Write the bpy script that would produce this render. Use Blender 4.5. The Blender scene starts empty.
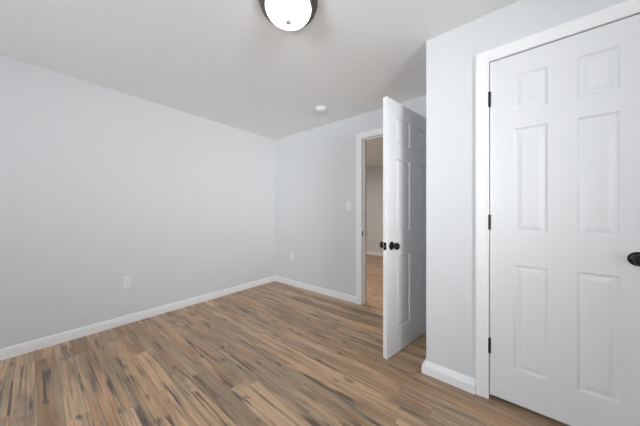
import bpy, bmesh, math
from mathutils import Vector, Matrix
scene = bpy.context.scene
COL = scene.collection
PI = math.pi

# ------------------------------------------------------------------ camera
YAW, FPX, CAM_H = 0.6798, 232.8, 1.1317
cam_data = bpy.data.cameras.new('camera')
cam_data.sensor_width = 36.0
cam_data.lens = FPX / 640 * 36.0
cam_data.clip_start = 0.02
cam = bpy.data.objects.new('camera', cam_data)
COL.objects.link(cam)
cam.location = (0, 0, CAM_H)
cam.rotation_euler = (PI / 2, 0, YAW)
scene.camera = cam

# ------------------------------------------------------------------ world, lights, exposure
scene.view_settings.view_transform = 'Standard'
scene.view_settings.look = 'None'
scene.view_settings.gamma = 1
scene.view_settings.exposure = 0.33
scene.view_settings.use_curve_mapping = False
world = bpy.data.worlds.new('daylight')
scene.world = world
world.use_nodes = True
bg = world.node_tree.nodes['Background']
bg.inputs[0].default_value = (0.72, 0.84, 1.0, 1)
bg.inputs[1].default_value = 0.4


def area(name, loc, rot, sx, sy, power, color):
    d = bpy.data.lights.new(name, 'AREA')
    d.shape = 'RECTANGLE'
    d.size, d.size_y = sx, sy
    d.energy = power
    d.color = color
    o = bpy.data.objects.new(name, d)
    o.location = loc
    o.rotation_euler = rot
    COL.objects.link(o)
    return o


RX, RY = 1.75, -2.30      # right wall plane and rear wall plane
# daylight outside the inferred side window and the assumed rear window, aimed in
area('daylight_right_window', (RX + 0.40, -0.20, 1.42), Vector((-4.6, 2.05, 0.12)).to_track_quat('-Z', 'Y').to_euler(), 1.25, 1.10, 14.6, (0.97, 0.985, 1.0))
bpy.data.lights['daylight_right_window'].spread = 1.0
area('assumed_rear_daylight', (-0.85, RY - 0.40, 1.50), (PI / 2 + 0.32, 0, 0), 1.5, 1.15, 54, (0.86, 0.93, 1.0))
area('rear_fill_light', (-0.85, RY - 0.42, 1.30), Vector((0, 4, 0.4)).to_track_quat('-Z', 'Y').to_euler(), 1.5, 1.10, 4, (0.86, 0.93, 1.0))  # extra lamp at the rear opening, added as fill for the far end
bpy.data.lights['rear_fill_light'].spread = 1.8
# unseen fill lamp added outside, aimed up to brighten the ceiling
area('ceiling_fill_light', (-0.85, RY - 0.75, 0.55), (PI / 2 + 0.85, 0, 0), 1.8, 1.4, 125, (0.97, 0.98, 1.0))
# warm lamp light of the room beyond the doorway
area('hall_lamp', (-2.4, 3.5, 2.30), (0, 0, 0), 0.9, 0.9, 25, (1.0, 0.91, 0.82))

# ------------------------------------------------------------------ materials


def mat(name, color, rough=0.5, metal=0.0, spec=0.5):
    m = bpy.data.materials.new(name)
    m.use_nodes = True
    b = m.node_tree.nodes['Principled BSDF']
    b.inputs['Base Color'].default_value = (*color, 1)
    b.inputs['Roughness'].default_value = rough
    b.inputs['Metallic'].default_value = metal
    b.inputs['Specular IOR Level'].default_value = spec
    return m


def add_bump(m, scale, strength, dist=0.002, detail=3, stretch=None):
    nt = m.node_tree
    b = nt.nodes['Principled BSDF']
    tc = nt.nodes.new('ShaderNodeTexCoord')
    n = nt.nodes.new('ShaderNodeTexNoise')
    n.inputs['Scale'].default_value = scale
    n.inputs['Detail'].default_value = detail
    src = tc.outputs['Object']
    if stretch:
        mp = nt.nodes.new('ShaderNodeMapping')
        mp.inputs['Scale'].default_value = stretch
        nt.links.new(src, mp.inputs[0])
        src = mp.outputs[0]
    nt.links.new(src, n.inputs['Vector'])
    bp = nt.nodes.new('ShaderNodeBump')
    bp.inputs['Strength'].default_value = strength
    bp.inputs['Distance'].default_value = dist
    nt.links.new(n.outputs[0], bp.inputs['Height'])
    nt.links.new(bp.outputs[0], b.inputs['Normal'])
    return m


M_wall = add_bump(mat('grey_wall_paint', (0.71, 0.72, 0.73), 0.75, spec=0.25), 220, 0.15, 0.0006)
M_ceil = add_bump(mat('ceiling_paint', (0.895, 0.91, 0.92), 0.9, spec=0.15), 160, 0.2, 0.0008)
M_trim = mat('white_trim_paint', (0.88, 0.88, 0.88), 0.35, spec=0.4)
M_door = add_bump(mat('white_door_paint', (0.79, 0.795, 0.80), 0.38, spec=0.4), 60, 0.06, 0.001, 4, (1, 1, 0.08))
M_black = mat('matte_black_metal', (0.012, 0.012, 0.013), 0.32, 0.6)
M_bronze = mat('dark_bronze_metal', (0.03, 0.028, 0.024), 0.4, 0.7)
M_nickel = mat('brushed_pewter_metal', (0.20, 0.20, 0.19), 0.32, 1.0)
M_finial = mat('finial_metal', (0.46, 0.46, 0.45), 0.6, 0.0)
M_plastic = mat('white_plastic', (0.83, 0.83, 0.82), 0.4)
M_slot = mat('slot_dark', (0.10, 0.10, 0.10), 0.7)
M_dark = mat('closet_inside', (0.25, 0.25, 0.25), 0.9)
M_glass_lamp = bpy.data.materials.new('lit_opal_glass')
M_glass_lamp.use_nodes = True
_b = M_glass_lamp.node_tree.nodes['Principled BSDF']
_b.inputs['Base Color'].default_value = (0.9, 0.9, 0.88, 1)
_b.inputs['Roughness'].default_value = 0.25
_b.inputs['Emission Color'].default_value = (1.0, 0.97, 0.92, 1)
_b.inputs['Emission Strength'].default_value = 4.0

M_pane = bpy.data.materials.new('window_glass')
M_pane.use_nodes = True
_nt = M_pane.node_tree
_nt.nodes.clear()
_o = _nt.nodes.new('ShaderNodeOutputMaterial')
_mx = _nt.nodes.new('ShaderNodeMixShader')
_mx.inputs[0].default_value = 0.06
_t = _nt.nodes.new('ShaderNodeBsdfTransparent')
_g = _nt.nodes.new('ShaderNodeBsdfGlossy')
_g.inputs['Roughness'].default_value = 0.02
_nt.links.new(_t.outputs[0], _mx.inputs[1])
_nt.links.new(_g.outputs[0], _mx.inputs[2])
_nt.links.new(_mx.outputs[0], _o.inputs[0])


def floor_material():
    m = bpy.data.materials.new('rustic_wood_planks')
    m.use_nodes = True
    nt = m.node_tree
    N, L = nt.nodes, nt.links
    b = N['Principled BSDF']

    def math_(op, a, c=None, clamp=False):
        n = N.new('ShaderNodeMath')
        n.operation = op
        n.use_clamp = clamp
        for i, v in enumerate((a, c)):
            if v is None:
                continue
            if isinstance(v, (int, float)):
                n.inputs[i].default_value = v
            else:
                L.new(v, n.inputs[i])
        return n.outputs[0]

    def comb(x, y, z):
        n = N.new('ShaderNodeCombineXYZ')
        for i, v in enumerate((x, y, z)):
            if isinstance(v, (int, float)):
                n.inputs[i].default_value = v
            else:
                L.new(v, n.inputs[i])
        return n.outputs[0]

    def noise(vec, scale, detail=4, rough=0.55, dist=0.0):
        n = N.new('ShaderNodeTexNoise')
        n.inputs['Scale'].default_value = scale
        n.inputs['Detail'].default_value = detail
        n.inputs['Roughness'].default_value = rough
        n.inputs['Distortion'].default_value = dist
        L.new(vec, n.inputs['Vector'])
        return n.outputs[0]

    def white(vec):
        n = N.new('ShaderNodeTexWhiteNoise')
        n.noise_dimensions = '3D'
        L.new(vec, n.inputs['Vector'])
        return n

    def smooth(v, lo, hi):
        n = N.new('ShaderNodeMapRange')
        n.interpolation_type = 'SMOOTHSTEP'
        n.inputs['From Min'].default_value = lo
        n.inputs['From Max'].default_value = hi
        L.new(v, n.inputs['Value'])
        return n.outputs[0]

    def ramp(v, stops):
        n = N.new('ShaderNodeValToRGB')
        e = n.color_ramp.elements
        while len(e) < len(stops):
            e.new(0.5)
        for el, (p, c) in zip(e, stops):
            el.position = p
            el.color = (*c, 1)
        L.new(v, n.inputs[0])
        return n.outputs[0]

    def mix(f, a, c, mode='MIX'):
        n = N.new('ShaderNodeMix')
        n.data_type = 'RGBA'
        n.blend_type = mode
        if isinstance(f, (int, float)):
            n.inputs[0].default_value = f
        else:
            L.new(f, n.inputs[0])
        for i, v in ((6, a), (7, c)):
            if isinstance(v, tuple):
                n.inputs[i].default_value = (*v, 1)
            else:
                L.new(v, n.inputs[i])
        return n.outputs[2]

    tc = N.new('ShaderNodeTexCoord')
    sp = N.new('ShaderNodeSeparateXYZ')
    L.new(tc.outputs['Object'], sp.inputs[0])
    X, Y = sp.outputs[0], sp.outputs[1]
    W = 0.0965
    yy = math_('DIVIDE', math_('SUBTRACT', Y, 0.115), W)
    row = math_('FLOOR', yy)
    fy = math_('FRACT', yy)
    rr = white(comb(row, 3.3, 1.0)).outputs[0]
    LEN = 1.22
    xx = math_('DIVIDE', math_('ADD', X, math_('MULTIPLY', rr, 7.0)), LEN)
    colm = math_('FLOOR', xx)
    fx = math_('FRACT', xx)
    wn = white(comb(row, colm, 5.0))
    pid = wn.outputs[0]
    pc = N.new('ShaderNodeSeparateColor')
    L.new(wn.outputs[1], pc.inputs[0])
    p2, p3 = pc.outputs[1], pc.outputs[2]
    off = math_('MULTIPLY', pid, 61.0)
    off2 = math_('MULTIPLY', p2, 37.0)
    base = ramp(pid, [(0.0, (0.27, 0.142, 0.068)), (0.16, (0.43, 0.262, 0.140)), (0.34, (0.355, 0.222, 0.128)),
                      (0.5, (0.52, 0.335, 0.192)), (0.66, (0.43, 0.242, 0.132)), (0.82, (0.50, 0.335, 0.205)), (1.0, (0.36, 0.225, 0.125))])
    # broad tonal drift along a board
    g1 = noise(comb(math_('ADD', math_('MULTIPLY', X, 1.3), off), math_('ADD', math_('MULTIPLY', Y, 12), off2), off), 1.0, 4, 0.55, 0.5)
    base = mix(math_('MULTIPLY', smooth(g1, 0.42, 0.68), 0.75), base, (0.215, 0.135, 0.078))
    g5 = noise(comb(math_('ADD', math_('MULTIPLY', X, 1.7), off2), math_('ADD', math_('MULTIPLY', Y, 14), off), 9.0), 1.0, 3, 0.5, 0.3)
    base = mix(math_('MULTIPLY', smooth(g5, 0.52, 0.72), 0.6), base, (0.50, 0.35, 0.22))
    # weathered olive-grey bands along the boards
    g7 = noise(comb(math_('ADD', math_('MULTIPLY', X, 0.9), off), math_('ADD', math_('MULTIPLY', Y, 15), off2), 7.0), 1.0, 3, 0.5, 0.3)
    grey = smooth(math_('ADD', g7, math_('MULTIPLY', p3, 0.16)), 0.56, 0.72)
    base = mix(math_('MULTIPLY', grey, 0.75), base, (0.270, 0.200, 0.130))
    # fine grain
    g2 = noise(comb(math_('ADD', math_('MULTIPLY', X, 4.0), off2), math_('MULTIPLY', Y, 95), off), 1.0, 5, 0.68, 0.35)
    gmul = ramp(g2, [(0.25, (0.55, 0.51, 0.47)), (0.5, (1.0, 0.99, 0.98)), (0.75, (1.28, 1.28, 1.28))])
    base = mix(0.9, base, gmul, 'MULTIPLY')
    # long dark streaks following the grain, denser on the weathered boards
    g3 = noise(comb(math_('ADD', math_('MULTIPLY', X, 1.15), off2), math_('ADD', math_('MULTIPLY', Y, 30), off), off2), 1.0, 5, 0.6, 0.5)
    thr = math_('ADD', g3, math_('MULTIPLY', grey, 0.05))
    streak = smooth(thr, 0.55, 0.68)
    g6 = noise(comb(math_('ADD', math_('MULTIPLY', X, 1.5), off), math_('ADD', math_('MULTIPLY', Y, 5), off2), 2.0), 1.0, 2)
    streak = math_('MULTIPLY', streak, smooth(g6, 0.40, 0.56))
    base = mix(math_('MULTIPLY', streak, 0.78), base, (0.085, 0.062, 0.045))
    # thin dark veins running along the grain
    g8 = noise(comb(math_('ADD', math_('MULTIPLY', X, 0.75), off2), math_('ADD', math_('MULTIPLY', Y, 48), off), 6.0), 1.0, 4, 0.6, 0.25)
    base = mix(math_('MULTIPLY', smooth(g8, 0.55, 0.66), 0.55), base, (0.105, 0.074, 0.050))
    # long cracks
    g4 = noise(comb(math_('ADD', math_('MULTIPLY', X, 0.42), off), math_('ADD', math_('MULTIPLY', Y, 15), off2), 4.0), 1.0, 2, 0.45, 0.1)
    line = math_('SUBTRACT', 1.0, smooth(math_('ABSOLUTE', math_('SUBTRACT', g4, 0.5)), 0.004, 0.026))
    msk = smooth(noise(comb(math_('MULTIPLY', X, 2.2), math_('MULTIPLY', Y, 7), off), 1.0, 3), 0.48, 0.58)
    crack = math_('MULTIPLY', line, msk)
    base = mix(math_('MULTIPLY', crack, 0.85), base, (0.045, 0.034, 0.028))
    # knots
    vo = N.new('ShaderNodeTexVoronoi')
    vo.inputs['Scale'].default_value = 1.0
    wob = noise(comb(math_('MULTIPLY', X, 40), math_('MULTIPLY', Y, 70), 0), 1.0, 4)
    L.new(comb(math_('ADD', math_('MULTIPLY', X, 5.0), math_('MULTIPLY', wob, 0.35)),
               math_('ADD', math_('MULTIPLY', Y, 13.0), math_('MULTIPLY', wob, 0.5)), 0), vo.inputs['Vector'])
    vc = N.new('ShaderNodeSeparateColor')
    L.new(vo.outputs['Color'], vc.inputs[0])
    kn = math_('SUBTRACT', 1.0, smooth(vo.outputs['Distance'], 0.04, 0.22))
    knot = math_('MULTIPLY', kn, math_('GREATER_THAN', vc.outputs[0], 0.5))
    base = mix(math_('MULTIPLY', knot, 0.8), base, (0.055, 0.040, 0.030))
    # seams between the boards
    ey = math_('MULTIPLY', math_('MINIMUM', fy, math_('SUBTRACT', 1.0, fy)), W)
    ex = math_('MULTIPLY', math_('MINIMUM', fx, math_('SUBTRACT', 1.0, fx)), LEN)
    seam = math_('SUBTRACT', 1.0, smooth(math_('MINIMUM', ey, ex), 0.0004, 0.0018))
    base = mix(math_('MULTIPLY', seam, 0.45), base, (0.05, 0.035, 0.025))
    base = mix(1.0, base, (1.34, 1.38, 1.44), 'MULTIPLY')
    L.new(base, b.inputs['Base Color'])
    rn = math_('ADD', 0.34, math_('MULTIPLY', g2, 0.18))
    L.new(rn, b.inputs['Roughness'])
    b.inputs['Specular IOR Level'].default_value = 0.5
    b.inputs['Coat Weight'].default_value = 0.35
    b.inputs['Coat Roughness'].default_value = 0.42
    hgt = math_('SUBTRACT', math_('MULTIPLY', g2, 0.25), math_('ADD', seam, math_('MULTIPLY', crack, 0.4)))
    bp = N.new('ShaderNodeBump')
    bp.inputs['Strength'].default_value = 0.35
    bp.inputs['Distance'].default_value = 0.001
    L.new(hgt, bp.inputs['Height'])
    L.new(bp.outputs[0], b.inputs['Normal'])
    return m


M_floor = floor_material()

# ------------------------------------------------------------------ mesh helpers


def add_box(bm, x0, x1, y0, y1, z0, z1):
    v = [bm.verts.new((x, y, z)) for z in (z0, z1) for y in (y0, y1) for x in (x0, x1)]
    for f in ((0, 2, 3, 1), (4, 5, 7, 6), (0, 1, 5, 4), (2, 6, 7, 3), (0, 4, 6, 2), (1, 3, 7, 5)):
        bm.faces.new([v[i] for i in f])


def add_lathe(bm, prof, mtx=None, seg=48):
    """prof: (radius, height) pairs turned about local z."""
    rings = []
    for r, z in prof:
        if r < 1e-6:
            rings.append([bm.verts.new((0, 0, z))])
        else:
            rings.append([bm.verts.new((r * math.cos(2 * PI * k / seg), r * math.sin(2 * PI * k / seg), z)) for k in range(seg)])
    vs = [v for r in rings for v in r]
    for a, b in zip(rings, rings[1:]):
        for k in range(seg):
            k2 = (k + 1) % seg
            if len(a) == 1 and len(b) == 1:
                continue
            if len(a) == 1:
                bm.faces.new((a[0], b[k], b[k2]))
            elif len(b) == 1:
                bm.faces.new((a[k], b[0], a[k2]))
            else:
                bm.faces.new((a[k], b[k], b[k2], a[k2]))
    if mtx is not None:
        bmesh.ops.transform(bm, matrix=mtx, verts=vs)


def add_sweep(bm, prof, path):
    """prof: (offset away from the wall, height); path: list of (point, outward direction scaled for mitres)."""
    rings = []
    for p, d in path:
        rings.append([bm.verts.new((p[0] + d[0] * o, p[1] + d[1] * o, p[2] + d[2] * o + h)) for o, h in prof])
    n = len(prof)
    for a, b in zip(rings, rings[1:]):
        for k in range(n):
            bm.faces.new((a[k], a[(k + 1) % n], b[(k + 1) % n], b[k]))
    bm.faces.new(rings[0])
    bm.faces.new(rings[-1][::-1])


def obj(name, bm, m, parent=None, bevel=0.0, smooth=False, seg=2):
    bmesh.ops.recalc_face_normals(bm, faces=bm.faces)
    me = bpy.data.meshes.new(name)
    bm.to_mesh(me)
    bm.free()
    me.materials.append(m)
    o = bpy.data.objects.new(name, me)
    COL.objects.link(o)
    if parent:
        o.parent = parent
    if bevel:
        md = o.modifiers.new('bevel', 'BEVEL')
        md.width = bevel
        md.segments = seg
        md.limit_method = 'ANGLE'
        md.angle_limit = 0.6
    if smooth:
        for p in me.polygons:
            p.use_smooth = True
        if hasattr(me, 'set_sharp_from_angle'):
            me.set_sharp_from_angle(angle=0.7)
    return o


def boxes(name, lst, m, parent=None, bevel=0.0):
    bm = bmesh.new()
    for b in lst:
        add_box(bm, *b)
    return obj(name, bm, m, parent, bevel)


def tag(o, label, cat, kind=None, group=None):
    o['label'] = label
    o['category'] = cat
    if kind:
        o['kind'] = kind
    if group:
        o['group'] = group
    return o


def thing(name, label, cat, loc, rotz=0.0, kind=None, group=None):
    o = bpy.data.objects.new(name, None)
    o.empty_display_size = 0.05
    o.location = loc
    o.rotation_euler = (0, 0, rotz)
    COL.objects.link(o)
    return tag(o, label, cat, kind, group)


# ------------------------------------------------------------------ room shell
LX, BY, CY, DX, H = -3.038, 2.556, 1.759, -0.452, 2.3514
WT = 0.115                       # wall thickness
DL, DR, DT = -1.402, -0.578, 2.045    # doorway in the back wall
CL, CR, CT = -0.092, 0.532, 2.054     # closet doorway
FY = 5.77                        # far wall of the room beyond
HX0, HX1 = -3.9, 0.6

o = boxes('floor', [(-4.1, RX + 0.2, RY - 0.2, FY + 0.1, -0.12, 0.0)], M_floor)
tag(o, 'rustic brown wood plank floor with dark knots and cracks', 'floor', 'structure')
o = boxes('ceiling', [(-4.1, RX + 0.2, RY - 0.2, FY + 0.1, H, H + 0.1)], M_ceil)
tag(o, 'flat off-white ceiling over the whole room', 'ceiling', 'structure')
o = boxes('wall_left', [(LX - WT, LX, RY - WT, BY + WT, 0, H)], M_wall)
tag(o, 'long plain pale grey wall on the left with one outlet low down', 'wall', 'structure')
o = boxes('wall_back', [(LX, DL - 0.02, BY, BY + WT, 0, H), (DR + 0.02, RX, BY, BY + WT, 0, H), (DL - 0.02, DR + 0.02, BY, BY + WT, DT + 0.02, H)], M_wall)
tag(o, 'pale grey end wall with the open doorway and the light switch', 'wall', 'structure')
bm = bmesh.new()
add_box(bm, DX, CL - 0.02, CY, CY + WT, 0, H)
add_box(bm, CR + 0.02, RX, CY, CY + WT, 0, H)
add_box(bm, CL - 0.02, CR + 0.02, CY, CY + WT, CT + 0.02, H)
add_box(bm, DX, DX + 0.10, CY + WT, BY, 0, H)
o = obj('wall_closet', bm, M_wall)
tag(o, 'pale grey closet wall standing forward, with its outside corner and closed door', 'wall', 'structure')
# right wall with its window opening, rear wall with an assumed opening added for light (both behind the viewpoint)
RW = (-0.60, 0.60, 0.72, 2.02)       # y0 y1 z0 z1
BW = (-1.60, -0.10, 0.88, 2.02)      # x0 x1 z0 z1
o = boxes('wall_right', [(RX, RX + WT, RY - WT, RW[0], 0, H), (RX, RX + WT, RW[1], BY + WT, 0, H),
                         (RX, RX + WT, RW[0], RW[1], 0, RW[2]), (RX, RX + WT, RW[0], RW[1], RW[3], H)], M_wall)
tag(o, 'pale grey side wall with a window, right of the viewpoint', 'wall', 'structure')
o = boxes('wall_rear', [(LX, BW[0], RY - WT, RY, 0, H), (BW[1], RX, RY - WT, RY, 0, H),
                        (BW[0], BW[1], RY - WT, RY, 0, BW[2]), (BW[0], BW[1], RY - WT, RY, BW[3], H)], M_wall)
tag(o, 'pale grey wall with an assumed window, behind the viewpoint', 'wall', 'structure')
o = boxes('wall_hall', [(HX0, HX1, FY, FY + WT, 0, H), (HX0 - WT, HX0, BY, FY + WT, 0, H), (HX1, HX1 + WT, BY + WT, FY + WT, 0, H),
                        (HX0, LX - WT, BY, BY + WT, 0, H)], M_wall)
tag(o, 'grey wall of the room beyond, seen through the doorway gap', 'wall', 'structure')


def window(name, label, horiz, a0, a1, z0, z1, plane, outward):
    """double-hung window; horiz 'x' or 'y' is the axis along the wall, plane the inner wall face."""
    def B(u0, u1, d0, d1, w0, w1):
        d0, d1 = sorted((plane + outward * d0, plane + outward * d1))
        return (u0, u1, d0, d1, w0, w1) if horiz == 'x' else (d0, d1, u0, u1, w0, w1)
    c = 0.07
    root = boxes(name, [B(a0 - c, a0, -0.015, 0, z0 - c, z1 + c), B(a1, a1 + c, -0.015, 0, z0 - c, z1 + c),
                        B(a0, a1, -0.015, 0, z1, z1 + c), B(a0, a1, -0.015, 0, z0 - c, z0 - 0.02),
                        B(a0 - c - .02, a1 + c + .02, -0.05, 0.03, z0 - 0.02, z0)], M_trim)
    tag(root, label, 'window', 'structure')
    zm = (z0 + z1) / 2
    s = 0.035
    for w0, w1, d in ((z0, zm + 0.02, 0.04), (zm - 0.02, z1, 0.075)):
        boxes('window_sash', [B(a0, a0 + s, d, d + .03, w0, w1), B(a1 - s, a1, d, d + .03, w0, w1),
                              B(a0 + s, a1 - s, d, d + .03, w0, w0 + s), B(a0 + s, a1 - s, d, d + .03, w1 - s, w1)], M_trim, root)
        boxes('window_pane', [B(a0 + s, a1 - s, d + .012, d + .016, w0 + s, w1 - s)], M_pane, root)


window('window_1', 'white double-hung window in the side wall right of the viewpoint', 'y', *RW, RX, 1)
window('window_2', 'assumed white double-hung window behind the viewpoint, added for its light', 'x', *BW, RY, -1)

# ------------------------------------------------------------------ baseboards
def bprof(t, h=0.0854, tt=0.007):
    return [(0, 0), (t, 0), (t * 0.97, h * 0.60), (t * 0.80, h * 0.76), (tt + 0.004, h * 0.84), (tt + 0.001, h * 0.94), (tt - 0.002, h), (0, h)]


def base(name, label, path, t=0.0135, kind='structure'):
    bm = bmesh.new()
    add_sweep(bm, bprof(t), path)
    o = obj(name, bm, M_trim, smooth=False)
    return tag(o, label, 'baseboard', kind)


CW_ = 0.070   # casing width
base('baseboard_left', 'white baseboard along the foot of the long left wall', [((LX, RY, 0), (1, 1, 0)), ((LX, BY, 0), (1, -1, 0))])
base('baseboard_back', 'white baseboard between the far corner and the doorway', [((LX, BY, 0), (1, -1, 0)), ((DL - CW_ - 0.003, BY, 0), (0, -1, 0))])
base('baseboard_closet', 'white baseboard wrapping the closet corner left of the closet door',
     [((DX, BY - 0.02, 0), (-1, 0, 0)), ((DX, CY, 0), (-1, -1, 0)), ((CL - CW_ + 0.002, CY, 0), (0, -1, 0))], t=0.0255)
base('baseboard_right', 'white baseboard right of the closet door and along the side wall',
     [((CR + CW_, CY, 0), (0, -1, 0)), ((RX, CY, 0), (-1, -1, 0)), ((RX, RY, 0), (-1, 1, 0))])
base('baseboard_rear', 'white baseboard along the wall behind the viewpoint', [((RX, RY, 0), (-1, 1, 0)), ((LX, RY, 0), (1, 1, 0))])
base('baseboard_hall', 'white baseboard on the far wall seen through the doorway', [((HX0, FY, 0), (0, -1, 0)), ((HX1, FY, 0), (0, -1, 0))], t=0.014)


# ------------------------------------------------------------------ door casings and jambs
def casing(name, label, x0, x1, zt, plane, w=CW_):
    """mitred moulding round three sides on the room face (facing -Y) of a wall."""
    prof = [(0.0, 0.0), (0.0, 0.009), (0.006, 0.0125), (0.014, 0.0105), (0.022, 0.0115), (0.050, 0.0165), (w - 0.006, 0.0175), (w, 0.015), (w, 0.0)]
    bm = bmesh.new()
    pts = [((x0, 0), (-1, 0)), ((x0, zt), (-1, 1)), ((x1, zt), (1, 1)), ((x1, 0), (1, 0))]
    rings = [[bm.verts.new((px + dx * a, plane - t, pz + dz * a)) for a, t in prof] for (px, pz), (dx, dz) in pts]
    n = len(prof)
    for a, b in zip(rings, rings[1:]):
        for k in range(n):
            bm.faces.new((a[k], a[(k + 1) % n], b[(k + 1) % n], b[k]))
    bm.faces.new(rings[0])
    bm.faces.new(rings[-1])
    o = obj(name, bm, M_trim)
    return tag(o, label, 'door trim', 'structure')


casing('trim_1', 'white moulded casing round the open doorway', DL - 0.004, DR + 0.004, DT + 0.004, BY)
casing('trim_2', 'white moulded casing round the closed closet door', CL + 0.001, CR - 0.001, CT - 0.001, CY, 0.068)


def jamb(name, label, x0, x1, zt, y0, y1, stop):
    t = 0.0195
    bx = [(x0 - t, x0, y0, y1, 0, zt + t), (x1, x1 + t, y0, y1, 0, zt + t), (x0, x1, y0, y1, zt, zt + t)]
    s0, s1 = stop
    bx += [(x0, x0 + .011, s0, s1, 0, zt - .011), (x1 - .011, x1, s0, s1, 0, zt - .011), (x0, x1, s0, s1, zt - .011, zt)]
    o = boxes(name, bx, M_trim, bevel=0.0015)
    return tag(o, label, 'door jamb', 'structure')


j1 = jamb('trim_3', 'white jamb lining the open doorway, black strike plate on its left side', DL, DR, DT, BY, BY + WT, (BY + 0.040, BY + 0.076))
jamb('trim_4', 'white jamb lining the closet opening behind the closed door', CL, CR, CT, CY, CY + WT, (CY + 0.038, CY + 0.07))
boxes('strike_plate', [(DL, DL + 0.0018, BY + 0.003, BY + 0.030, 0.852, 0.909)], M_black, j1)
# far side casing of the doorway, in the room beyond
bm = bmesh.new()
for a, b_, c_, d_ in ((DL - .07, DL - .004, 0, DT + .07), (DR + .004, DR + .07, 0, DT + .07), (DL - .004, DR + .004, DT + .004, DT + .07)):
    add_box(bm, a, b_, BY + WT, BY + WT + .015, c_, d_)
tag(obj('trim_5', bm, M_trim, bevel=0.003), 'white casing on the far side of the open doorway', 'door trim', 'structure')


# ------------------------------------------------------------------ six panel doors
def door_face(bm, w, h, y, s, cols, rows):
    """one moulded face; s = outward direction along y."""
    xs = sorted({0, w, *[v for c in cols for v in c]})
    zs = sorted({0, h, *[v for r in rows for v in r]})
    V = {}

    def v(x, z, d=0.0):
        k = (round(x, 5), round(z, 5), round(d, 5))
        if k not in V:
            V[k] = bm.verts.new((x, y - s * d, z))
        return V[k]
    prof = [(0.0, 0.0), (0.003, 0.0035), (0.008, 0.0085), (0.013, 0.0090), (0.017, 0.0085), (0.034, 0.0030), (0.037, 0.0022)]
    for i in range(len(xs) - 1):
        for k in range(len(zs) - 1):
            x0, x1, z0, z1 = xs[i], xs[i + 1], zs[k], zs[k + 1]
            if (x0, x1) in cols and (z0, z1) in rows:
                ring = None
                for a, d in prof:
                    r = [v(x0 + a, z0 + a, d), v(x1 - a, z0 + a, d), v(x1 - a, z1 - a, d), v(x0 + a, z1 - a, d)]
                    if ring:
                        for q in range(4):
                            bm.faces.new((ring[q], ring[(q + 1) % 4], r[(q + 1) % 4], r[q]))
                    ring = r
                bm.faces.new(ring)
            else:
                bm.faces.new((v(x0, z0), v(x1, z0), v(x1, z1), v(x0, z1)))
    return [v(x, 0) for x in xs], [v(x, h) for x in xs], [v(0, z) for z in zs], [v(w, z) for z in zs]


def make_door(name, label, loc, rotz, w, h, side, cols, rows, knob_x, knob_z, hinge_z, hinge_side):
    """hinge edge at local x=0; the slab lies from y=0 to y=side*thickness."""
    t = 0.035
    bm = bmesh.new()
    A = door_face(bm, w, h, 0.0, -side, cols, rows)
    B = door_face(bm, w, h, side * t, side, cols, rows)
    for a, b in zip(A, B):
        for k in range(len(a) - 1):
            bm.faces.new((a[k], a[k + 1], b[k + 1], b[k]))
    bmesh.ops.remove_doubles(bm, verts=bm.verts, dist=1e-6)
    root = obj(name, bm, M_door, bevel=0.0012, seg=1)
    root.location = loc
    root.rotation_euler = (0, 0, rotz)
    tag(root, label, 'door', 'structure')
    for face, yy in ((-side, 0.0), (side, side * t)):
        # turned about the axis normal to this face
        ax = Matrix.Translation((knob_x, yy, knob_z)) @ Matrix.Rotation(PI / 2 * (1 if face < 0 else -1), 4, 'X')
        bm = bmesh.new()
        add_lathe(bm, [(0, 0), (0.0325, 0), (0.0335, 0.002), (0.0325, 0.005), (0.027, 0.0085), (0.019, 0.010), (0, 0.0102)], ax)
        ros = obj('rosette', bm, M_black, root, smooth=True)
        bm = bmesh.new()
        add_lathe(bm, [(0, 0.009), (0.0135, 0.009), (0.0135, 0.012), (0.0115, 0.018), (0.0115, 0.026), (0.0165, 0.031), (0.0245, 0.037),
                       (0.0278, 0.045), (0.0272, 0.053), (0.022, 0.0605), (0.012, 0.0645), (0, 0.0655)], ax)
        kn = obj('door_knob', bm, M_black, root, smooth=True)
        kn['label'] = 'round black door knob'
    lp = boxes('latch_plate', [(w, w + 0.0015, side * t / 2 - 0.0125, side * t / 2 + 0.0125, knob_z - 0.029, knob_z + 0.029)], M_black, root, 0.0005)
    boxes('latch_bolt', [(w + 0.0015, w + 0.009, side * t / 2 - 0.006, side * t / 2 + 0.006, knob_z - 0.010, knob_z + 0.010)], M_nickel, lp)
    for z0 in hinge_z:
        hb = bmesh.new()
        mt = Matrix.Translation((-0.0025, -side * 0.0045, z0))
        prof = [(0, -0.003), (0.003, -0.003), (0.0045, 0.0)]
        for k in range(5):
            a0, a1 = k * 0.018, (k + 1) * 0.018
            prof += [(0.0084, a0 + 0.0004), (0.0084, a1 - 0.0004), (0.0078, a1)]
        prof += [(0.0045, 0.090), (0.003, 0.093), (0, 0.093)]
        add_lathe(hb, prof, mt, 20)
        s0, s1 = sorted((-side * 0.001, side * 0.030))
        add_box(hb, -0.0012, 0.0, s0, s1, z0, z0 + 0.09)
        h_ = obj('hinge', hb, M_bronze, root, smooth=True)
        h_['label'] = 'dark metal hinge with a round barrel'
    return root


make_door('door_1', 'white six-panel door standing open into the room, black knob', (-0.5725, 2.5165, 0.006),
          PI + (PI / 2 - 0.1850), 0.820, 2.022, -1,
          [(0.118, 0.334), (0.476, 0.692)][:], [(0.195, 0.775), (0.985, 1.565), (1.685, 1.898)],
          0.758, 0.869, (0.16, 0.95, 1.77), 1)
make_door('door_2', 'closed white six-panel closet door, black hinges on its left', (-0.0875, CY, 0.026),
          0.0, 0.615, 2.0235, 1,
          [(0.1125, 0.2545), (0.3635, 0.5025)], [(0.197, 0.803), (0.993, 1.593), (1.697, 1.905)],
          0.5555, 0.893, (0.254, 1.005, 1.753), 1)

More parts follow.
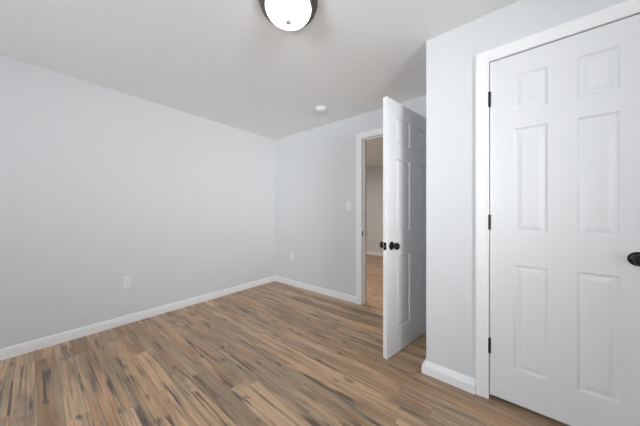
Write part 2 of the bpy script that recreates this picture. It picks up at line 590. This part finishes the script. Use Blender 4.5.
# ------------------------------------------------------------------ ceiling light
lx, ly = -0.988, 0.932
lamp = thing('ceiling_light', 'round flush ceiling light with a lit white glass bowl and metal rim', 'ceiling light', (lx, ly, H))
bm = bmesh.new()
add_lathe(bm, [(0, 0), (0.145, 0), (0.166, -0.004), (0.169, -0.010), (0.166, -0.016), (0.159, -0.019), (0.157, -0.026), (0.160, -0.031),
               (0.158, -0.037), (0.150, -0.041), (0.134, -0.040), (0.132, -0.034), (0, -0.030)], seg=72)
obj('lamp_rim', bm, M_nickel, lamp, smooth=True)
bm = bmesh.new()
prof = [(0.0, -0.034), (0.129, -0.034)]
for k in range(0, 17):
    a = k / 16 * PI / 2
    prof.append((0.1305 * math.cos(a) ** 0.95 if k < 16 else 0.0, -0.038 - 0.074 * math.sin(a)))
add_lathe(bm, prof, seg=72)
obj('glass_bowl', bm, M_glass_lamp, lamp, smooth=True)
bm = bmesh.new()
add_lathe(bm, [(0, -0.108), (0.014, -0.109), (0.017, -0.113), (0.017, -0.118), (0.014, -0.122), (0.007, -0.125), (0.0, -0.126)], seg=24)
obj('finial', bm, M_finial, lamp, smooth=True)

# ------------------------------------------------------------------ smoke detector
sd = thing('smoke_detector', 'small round white smoke detector on the ceiling near the doorway', 'smoke detector', (-1.696, 2.115, H))
bm = bmesh.new()
add_lathe(bm, [(0, 0), (0.068, 0), (0.069, -0.004), (0.067, -0.012), (0.062, -0.014), (0, -0.014)], seg=48)
obj('mounting_base', bm, M_plastic, sd, smooth=True)
bm = bmesh.new()
add_lathe(bm, [(0, -0.013), (0.056, -0.013), (0.060, -0.018), (0.060, -0.026), (0.054, -0.034), (0.040, -0.038), (0, -0.039)], seg=48)
obj('sensor_cover', bm, M_plastic, sd, smooth=True)
bm = bmesh.new()
add_lathe(bm, [(0, -0.038), (0.011, -0.038), (0.011, -0.041), (0.009, -0.042), (0, -0.042)], Matrix.Translation((0.018, 0.0, 0)), seg=20)
obj('test_button', bm, M_plastic, sd, smooth=True)


# ------------------------------------------------------------------ wall plates (built facing local -Y)
def screw(parent, z):
    bm = bmesh.new()
    add_lathe(bm, [(0, 0), (0.0035, 0), (0.003, 0.0012), (0, 0.0014)], Matrix.Translation((0, -0.0058, z)) @ Matrix.Rotation(PI / 2, 4, 'X'), seg=12)
    obj('screw', bm, M_plastic, parent, smooth=True)


def plate(parent):
    bm = bmesh.new()
    w, h = 0.035, 0.057
    lo = [bm.verts.new((x, 0, z)) for x, z in ((-w, -h), (w, -h), (w, h), (-w, h))]
    mi = [bm.verts.new((x, -0.003, z)) for x, z in ((-w, -h), (w, -h), (w, h), (-w, h))]
    w2, h2 = w - 0.004, h - 0.004
    hi = [bm.verts.new((x, -0.006, z)) for x, z in ((-w2, -h2), (w2, -h2), (w2, h2), (-w2, h2))]
    for a, b in ((lo, mi), (mi, hi)):
        for k in range(4):
            bm.faces.new((a[k], a[(k + 1) % 4], b[(k + 1) % 4], b[k]))
    bm.faces.new(hi)
    bm.faces.new(lo[::-1])
    return obj('wall_plate', bm, M_plastic, parent)


def outlet(label, loc, rotz):
    t = thing('power_outlet', label, 'outlet', loc, rotz, group='white wall outlets')
    p = plate(t)
    for z in (0.0195, -0.0195):
        bm = bmesh.new()
        n = 28
        pts = []
        for k in range(n):
            a = 2 * PI * k / n
            pts.append((0.0172 * math.cos(a), max(-0.0142, min(0.0142, 0.0172 * math.sin(a)))))
        f = [bm.verts.new((x, -0.0055, z + q)) for x, q in pts]
        g = [bm.verts.new((x * 0.97, -0.0085, z + q * 0.97)) for x, q in pts]
        for k in range(n):
            bm.faces.new((f[k], f[(k + 1) % n], g[(k + 1) % n], g[k]))
        bm.faces.new(g)
        s = obj('socket', bm, M_plastic, t)
        boxes('slot', [(-0.0075, -0.0055, -0.0088, -0.0084, z - 0.001, z + 0.008), (0.0055, 0.0075, -0.0088, -0.0084, z - 0.001, z + 0.008),
                       (-0.002, 0.002, -0.0088, -0.0084, z - 0.0095, z - 0.0055)], M_slot, s)
    screw(p, 0.0)
    return t


outlet('white duplex outlet low on the long left wall', (LX, 0.616, 0.424), PI / 2)
outlet('white duplex outlet low on the end wall, near the far corner', (-2.632, BY, 0.450), 0)
sw = thing('light_switch', 'white toggle light switch on the end wall left of the doorway', 'light switch', (-1.588, BY, 1.226), 0)
p = plate(sw)
screw(p, 0.030)
screw(p, -0.030)
bm = bmesh.new()
add_box(bm, -0.0055, 0.0055, -0.0075, -0.0055, -0.0125, 0.0125)
add_box(bm, -0.0035, 0.0035, -0.017, -0.007, 0.001, 0.008)
obj('toggle', bm, M_plastic, sw, bevel=0.0008)
